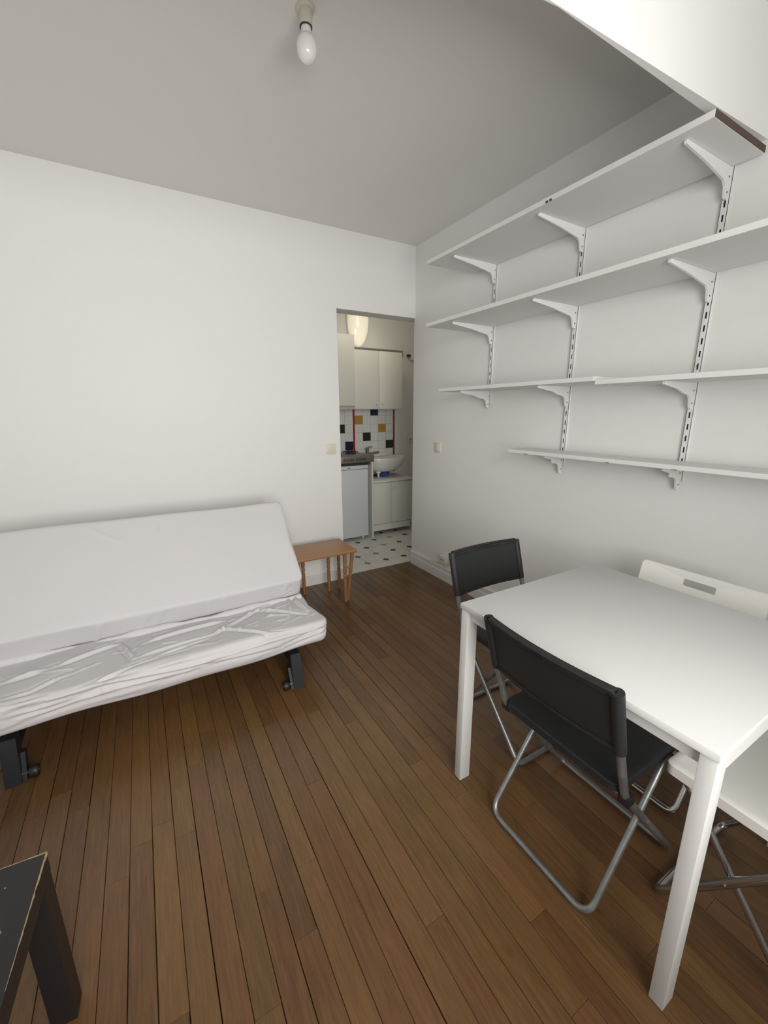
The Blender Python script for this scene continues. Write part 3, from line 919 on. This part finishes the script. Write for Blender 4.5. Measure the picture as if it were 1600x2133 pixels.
# ================================================================== CEILING BULB
px, py = 0.635, 1.589
lamp = thing('ceiling_lamp', 'bare unlit opal bulb in a plain ceiling socket', 'lamp', (px, py, ZC))
b = B(); lathe(b, [(0.030, 0), (0.031, -0.004), (0.028, -0.011), (0.021, -0.013)], 28, (0, 0, 0)); obj('ceiling_rose', b, 'socket', lamp)
b = B(); lathe(b, [(0.021, -0.010), (0.0215, -0.014), (0.0215, -0.050), (0.0205, -0.052)], 28); obj('socket', b, 'socket', lamp)
b = B(); lathe(b, [(0.0208, -0.051), (0.0208, -0.0545)], 28); obj('socket_gap', b, 'dark', lamp)
b = B()
prof = [(0.0165, -0.052), (0.0175, -0.068), (0.0185, -0.074)]
for k in range(1, 22):
    a = math.pi * (0.14 + 0.86 * k / 21)
    prof.append((max(0.0005, 0.034 * math.sin(a) ** 0.95), -0.108 + 0.041 * math.cos(a)))
lathe(b, prof, 32); obj('bulb', b, 'opal', lamp, angle=60)

# ================================================================== SWITCHES AND SOCKETS
sw = thing('light_switch', 'cream light switch on the back wall left of the doorway', 'light switch', (1.292, YB, 1.115))
b = B(); box(b, -0.040, 0.040, -0.010, 0.0, -0.040, 0.040, bev=0.003); obj('plate', b, 'cream_plastic', sw)
b = B(); box(b, -0.024, 0.024, -0.0135, -0.009, -0.024, 0.024, bev=0.0015, mtx=Matrix.Rotation(math.radians(3), 4, 'X')); obj('rocker', b, 'cream_plastic', sw)
sw = thing('light_switch', 'white light switch on the right wall below the shelves', 'light switch', (XR, 2.703, 1.115))
b = B(); box(b, -0.010, 0.0, -0.040, 0.040, -0.040, 0.040, bev=0.003); obj('plate', b, 'cream_plastic', sw)
b = B(); box(b, -0.0135, -0.009, -0.024, 0.024, -0.026, 0.026, bev=0.0015, mtx=Matrix.Rotation(math.radians(3), 4, 'Y')); obj('rocker', b, 'cream_plastic', sw)
def hole(b, cx, cy, cz, r, axis):
    t = bmesh.new(); lathe(t, [(r, 0), (r, 0.0008)], 12)
    t.transform(Matrix.Translation((cx, cy, cz)) @ Matrix.Rotation(math.radians(90 if axis == 'y' else -90), 4, 'X' if axis == 'y' else 'Y')); add(b, t)
so = thing('wall_socket', 'surface mounted cream socket box on the baseboard behind the black chair', 'socket', (XR, 2.56, 0.195))
b = B(); box(b, -0.040, 0.0, -0.042, 0.042, -0.036, 0.036, bev=0.006, seg=3); body = obj('housing', b, 'cream_plastic', so)
b = B(); hole(b, -0.0402, -0.012, 0.0, 0.0055, 'x'); obj('pin_hole', b, 'dark', so, smooth=False)
b = B(); hole(b, -0.0402, 0.014, 0.0, 0.0055, 'x'); obj('pin_hole', b, 'dark', so, smooth=False)
b = B(); tube(b, fillet([(2.08 - XR, 0.04, -0.03), (2.070 - XR, 0.09, -0.06), (2.070 - XR, 0.2, -0.064)], 0.03), 0.004, 8); obj('cable', b, 'cream_plastic', so)

# ================================================================== KITCHEN
# tall cupboard / hood cabinet at left
kc = thing('hood_cabinet', 'cream wall cupboard above the hob at the left of the doorway', 'cabinet', (1.85, 4.30, 1.46))
b = B(); box(b, 1.50, 2.058, 4.168, YK - 0.002, 1.462, 2.190, bev=0.002); wobj('body', b, 'kcab', kc)
b = B(); box(b, 1.502, 2.059, 4.150, 4.167, 1.464, 2.188, bev=0.002); wobj('door', b, 'kcab', kc)
b = B(); box(b, 1.505, 2.050, 4.19, 4.49, 1.424, 1.4615, bev=0.003); wobj('hood_base', b, 'socket', kc)
uc = thing('wall_cabinet', 'white two-door wall cabinet above the washbasin', 'cabinet', (2.37, 4.34, 1.43))
b = B(); box(b, 2.062, 2.684, 4.200, YK - 0.002, 1.428, 2.052, bev=0.002); wobj('body', b, 'kcab', uc)
for x0, x1, kx in ((2.066, 2.371, 2.343), (2.376, 2.680, 2.412)):
    b = B(); box(b, x0, x1, 4.182, 4.199, 1.434, 2.050, bev=0.002); d = wobj('door', b, 'kcab', uc)
    b = B(); t = bmesh.new(); lathe(t, [(0.006, 0), (0.006, 0.010), (0.015, 0.014), (0.017, 0.020), (0.014, 0.026), (0.004, 0.028)], 18)
    t.transform(Matrix.Translation((kx, 4.182, 1.492)) @ Matrix.Rotation(math.radians(90), 4, 'X')); add(b, t)
    bmesh.ops.translate(b, verts=b.verts, vec=-Vector(uc.location)); obj('knob', b, 'knob', d)
b = B(); box(b, 2.075, 2.875, YK - 0.03, YK - 0.002, 2.053, 2.118); wobj('mounting_rail', b, 'hob', uc, smooth=False)

# fridge, side panel, hob
fr = thing('fridge', 'white under-counter fridge seen through the doorway', 'fridge', (1.84, 4.22, 0))
b = B(); box(b, 1.585, 2.100, 4.01, 4.47, 0.03, 0.835, bev=0.004); wobj('cabinet', b, 'fridge', fr)
b = B(); box(b, 1.583, 2.102, 3.965, 4.008, 0.035, 0.795, bev=0.006, seg=3); wobj('door', b, 'fridge', fr)
b = B(); box(b, 1.583, 2.102, 3.960, 4.008, 0.799, 0.838, bev=0.004, seg=2); pn = wobj('top_panel', b, 'fridge', fr)
b = B(); box(b, 1.858, 1.886, 3.9585, 3.9605, 0.813, 0.822); wobj('badge', b, 'iron', fr, smooth=False)
for sx in (1.62, 2.06):
    for sy in (4.03, 4.44):
        b = B(); tube(b, [(sx, sy, 0.0), (sx, sy, 0.031)], 0.014, 12); wobj('foot', b, 'trim', fr)
spn = B(); box(spn, 2.140, 2.160, 3.950, YK - 0.002, 0.0, 0.868, bev=0.001, seg=1)
tag(top('kitchen_divider', spn, 'kcab', (2.15, 4.22, 0), smooth=False), 'white upright board between fridge and sink cupboard', 'divider')
hb = thing('gas_hob', 'grey steel two-burner hob above the fridge', 'hob', (1.87, 4.2, 0.868))
b = B(); box(b, 1.58, 2.172, 3.945, YK - 0.01, 0.869, 0.942, bev=0.006, seg=2); wobj('body', b, 'hob', hb)
bk = B(); box(bk, 1.60, 2.135, 3.985, 4.02, 0.840, 0.8685); wobj('underside', bk, 'iron', hb, smooth=False)  # black bar put in for the shade in the gap under the hob
for g in range(2):
    for k in range(11):
        xx = 1.80 + g * 0.145 + k * 0.0118
        b = B(); box(b, xx, xx + 0.0052, 3.9435, 3.9455, 0.890, 0.922 if k % 3 else 0.914); wobj('vent_slot', b, 'iron', hb, smooth=False)
for cx, cy in ((1.77, 4.12), (1.80, 4.33), (2.02, 4.22)):
    b = B(); lathe(b, [(0.05, 0), (0.05, 0.008), (0.03, 0.012), (0.03, 0.018), (0.001, 0.019)], 24, (cx, cy, 0.942)); wobj('burner', b, 'iron', hb)
    b = B()
    for a in range(4):
        ang = a * math.pi / 4 + 0.3
        tube(b, [(cx - 0.085 * math.cos(ang), cy - 0.085 * math.sin(ang), 0.944), (cx - 0.075 * math.cos(ang), cy - 0.075 * math.sin(ang), 0.968),
                 (cx + 0.075 * math.cos(ang), cy + 0.075 * math.sin(ang), 0.968), (cx + 0.085 * math.cos(ang), cy + 0.085 * math.sin(ang), 0.944)], 0.004, 6)
    wobj('pan_support', b, 'iron', hb)
for cx in (2.08, 2.12):
    b = B(); lathe(b, [(0.014, 0), (0.014, 0.02), (0.009, 0.026)], 16, (cx, 4.40, 0.942)); wobj('control_knob', b, 'iron', hb)
b = B(); t = bmesh.new(); lathe(t, [(0.010, 0), (0.010, 0.016)], 14)
t.transform(Matrix.Translation((2.172, 3.985, 0.915)) @ Matrix.Rotation(math.radians(90), 4, 'Y')); add(b, t); wobj('control_knob', b, 'iron', hb)

# sink cupboard
sc = thing('sink_cupboard', 'white two-door floor cupboard under the washbasin', 'cabinet', (2.45, 4.27, 0))
b = B(); box(b, 2.163, 2.735, 4.040, YK - 0.002, 0.125, 0.615, bev=0.001, seg=1); wobj('body', b, 'kcab', sc, smooth=False)
b = B(); box(b, 2.163, 2.705, 4.022, 4.040, 0.048, 0.121, bev=0.001, seg=1); wobj('plinth', b, 'kcab', sc, smooth=False)
b = B(); box(b, 2.715, 2.733, 4.022, YK - 0.002, 0.0, 0.124); wobj('side_foot', b, 'kcab', sc, smooth=False)
b = B(); box(b, 2.163, 2.181, 4.05, YK - 0.002, 0.0, 0.124); wobj('side_foot', b, 'kcab', sc, smooth=False)
b = B(); box(b, 2.162, 2.748, 4.012, YK - 0.002, 0.616, 0.638, bev=0.003); wobj('worktop', b, 'kcab', sc)
for x0, x1, kx in ((2.166, 2.443, 2.418), (2.447, 2.733, 2.470)):
    b = B(); box(b, x0, x1, 4.022, 4.039, 0.126, 0.610, bev=0.002); d = wobj('door', b, 'kcab', sc)
    t = bmesh.new(); lathe(t, [(0.006, 0), (0.006, 0.010), (0.015, 0.014), (0.017, 0.020), (0.014, 0.026), (0.004, 0.028)], 18)
    t.transform(Matrix.Translation((kx, 4.022, 0.545)) @ Matrix.Rotation(math.radians(90), 4, 'X'))
    bmesh.ops.translate(t, verts=t.verts, vec=-Vector(sc.location)); obj('knob', t, 'knob', d)

# washbasin
wb = thing('washbasin', 'white ceramic wall-hung washbasin with mixer tap', 'sink', (2.46, 4.30, 0.70))
def basin():
    b = B(); n = 40
    def ring(w, d, z, cy):
        out = []
        for k in range(n):
            a = 2 * math.pi * k / n
            c, s = math.cos(a), math.sin(a)
            xx = 2.476 + 0.92 * w * math.copysign(abs(c) ** 0.8, c)
            yy = cy + d * math.copysign(abs(s) ** (0.75 if s > 0 else 1.0), s)
            out.append(b.verts.new((xx, min(yy, YK - 0.004), z)))
        return out
    R_ = [ring(0.10, 0.07, 0.700, 4.30), ring(0.18, 0.13, 0.715, 4.30), ring(0.255, 0.18, 0.765, 4.30), ring(0.300, 0.215, 0.835, 4.29),
          ring(0.312, 0.225, 0.868, 4.29), ring(0.308, 0.222, 0.876, 4.29), ring(0.285, 0.200, 0.874, 4.285), ring(0.25, 0.15, 0.845, 4.265),
          ring(0.18, 0.11, 0.79, 4.26), ring(0.06, 0.05, 0.765, 4.26)]
    for a, q in zip(R_[:-1], R_[1:]):
        for k in range(n):
            b.faces.new((a[k], a[(k + 1) % n], q[(k + 1) % n], q[k]))
    b.faces.new(R_[0][::-1]); b.faces.new(R_[-1])
    bmesh.ops.recalc_face_normals(b, faces=b.faces)
    return b
wobj('bowl', basin(), 'ceramic', wb, angle=60)
b = B(); box(b, 2.29, 2.62, 4.44, YK - 0.004, 0.868, 0.900, bev=0.012, seg=3); wobj('rear_ledge', b, 'ceramic', wb)
b = B(); lathe(b, [(0.028, 0), (0.028, 0.006), (0.022, 0.012), (0.022, 0.078), (0.025, 0.086), (0.025, 0.102), (0.014, 0.110)], 18, (2.345, 4.43, 0.875))
tube(b, [(2.345, 4.43, 0.905), (2.38, 4.38, 0.910), (2.432, 4.31, 0.930)], 0.016, 12)
tube(b, [(2.345, 4.43, 0.980), (2.40, 4.40, 0.990)], 0.007, 8)
tp = wobj('mixer_tap', b, 'chrome', wb)
b = B(); tube(b, [(2.40, 4.26, 0.72), (2.40, 4.26, 0.69)], 0.030, 18); tube(b, [(2.40, 4.26, 0.69), (2.40, 4.26, 0.64)], 0.014, 14); wobj('drain_trap', b, 'white_plastic', wb)
# blue cloth bundle on the cupboard
b = B(); bmesh.ops.create_icosphere(b, subdivisions=4, radius=1.0)
for v in b.verts:
    n_ = 1 + 0.12 * math.sin(7 * v.co.x + 3 * v.co.z) + 0.10 * math.sin(9 * v.co.y - 5 * v.co.x) + 0.06 * math.sin(17 * v.co.z + 4 * v.co.x)
    v.co *= n_
    v.co = Vector((v.co.x * 0.062, v.co.y * 0.05, max(v.co.z, -0.62) * 0.032))
b.transform(Matrix.Rotation(math.radians(-12), 4, 'Y'))
mz = min(v.co.z for v in b.verts)
for v in b.verts: v.co += Vector((2.505, 4.29, 0.6385 - mz))
tag(top('cloth_bundle', b, 'blue', (2.505, 4.29, 0.6385)), 'crumpled blue cloth on the cupboard under the washbasin', 'cloth')
b = B(); box(b, 2.385, 2.455, 4.30, 4.36, 0.6385, 0.662, bev=0.006)
tag(top('sponge', b, 'iron', (2.42, 4.33, 0.6385)), 'small black sponge behind the washbasin drain', 'sponge')

# kitchen socket and pipe valve
ks = thing('wall_socket', 'white power socket on the kitchen wall right of the tiles', 'socket', (3.010, YK, 1.055))
b = B(); box(b, -0.040, 0.040, -0.012, 0.0, -0.042, 0.042, bev=0.003); obj('plate', b, 'white_plastic', ks)
b = B(); t = bmesh.new(); lathe(t, [(0.021, 0), (0.021, 0.002)], 20); t.transform(Matrix.Translation((0.0, -0.012, 0.0)) @ Matrix.Rotation(math.radians(90), 4, 'X')); add(b, t)
obj('socket_well', b, 'socket', ks, smooth=False)
b = B(); hole(b, -0.006, -0.0142, 0, 0.004, 'y'); obj('pin_hole', b, 'dark', ks, smooth=False)
b = B(); hole(b, 0.008, -0.0142, 0, 0.004, 'y'); obj('pin_hole', b, 'dark', ks, smooth=False)
kv = thing('pipe_valve', 'small white valve with a dark knob high on the kitchen wall', 'valve', (3.00, YK, 2.06))
b = B(); box(b, -0.01, 0.055, -0.05, 0.0, -0.045, 0.04, bev=0.012, seg=3); obj('housing', b, 'white_plastic', kv)
b = B(); tube(b, [(-0.012, -0.03, 0.012), (-0.06, -0.03, 0.006)], 0.014, 12, rads=[0.010, 0.017]); obj('knob', b, 'iron', kv)

# kitchen wall lamp (lit)
kl = thing('wall_lamp', 'lit oval opal wall lamp glowing above the kitchen cabinets', 'lamp', (2.272, YK, 2.40))
b = B(); t = bmesh.new()
prof = [(0.150, 0.0), (0.150, 0.018), (0.142, 0.024)]
lathe(t, prof, 48, sx=0.93, sy=2.0); t.transform(Matrix.Rotation(math.radians(90), 4, 'X')); add(b, t); obj('rim', b, 'white_plastic', kl)
b = B(); t = bmesh.new()
prof = [(0.138 * math.cos(a), 0.020 + 0.085 * math.sin(a)) for a in [k / 14 * math.pi / 2 * 0.985 for k in range(15)]]
lathe(t, prof, 48, sx=0.93, sy=2.0); t.transform(Matrix.Rotation(math.radians(90), 4, 'X')); add(b, t); obj('diffuser', b, 'lit', kl, angle=60)
ll = bpy.data.lights.new('wall_lamp_light', 'POINT'); ll.energy = 3.9; ll.color = (1.0, 0.90, 0.72); ll.shadow_soft_size = 0.12
lo = bpy.data.objects.new('wall_lamp_light', ll); COL.objects.link(lo); lo.location = (2.22, YK - 0.75, 2.45)  # added fill light in mid-air before the lamp, brightens the kitchen
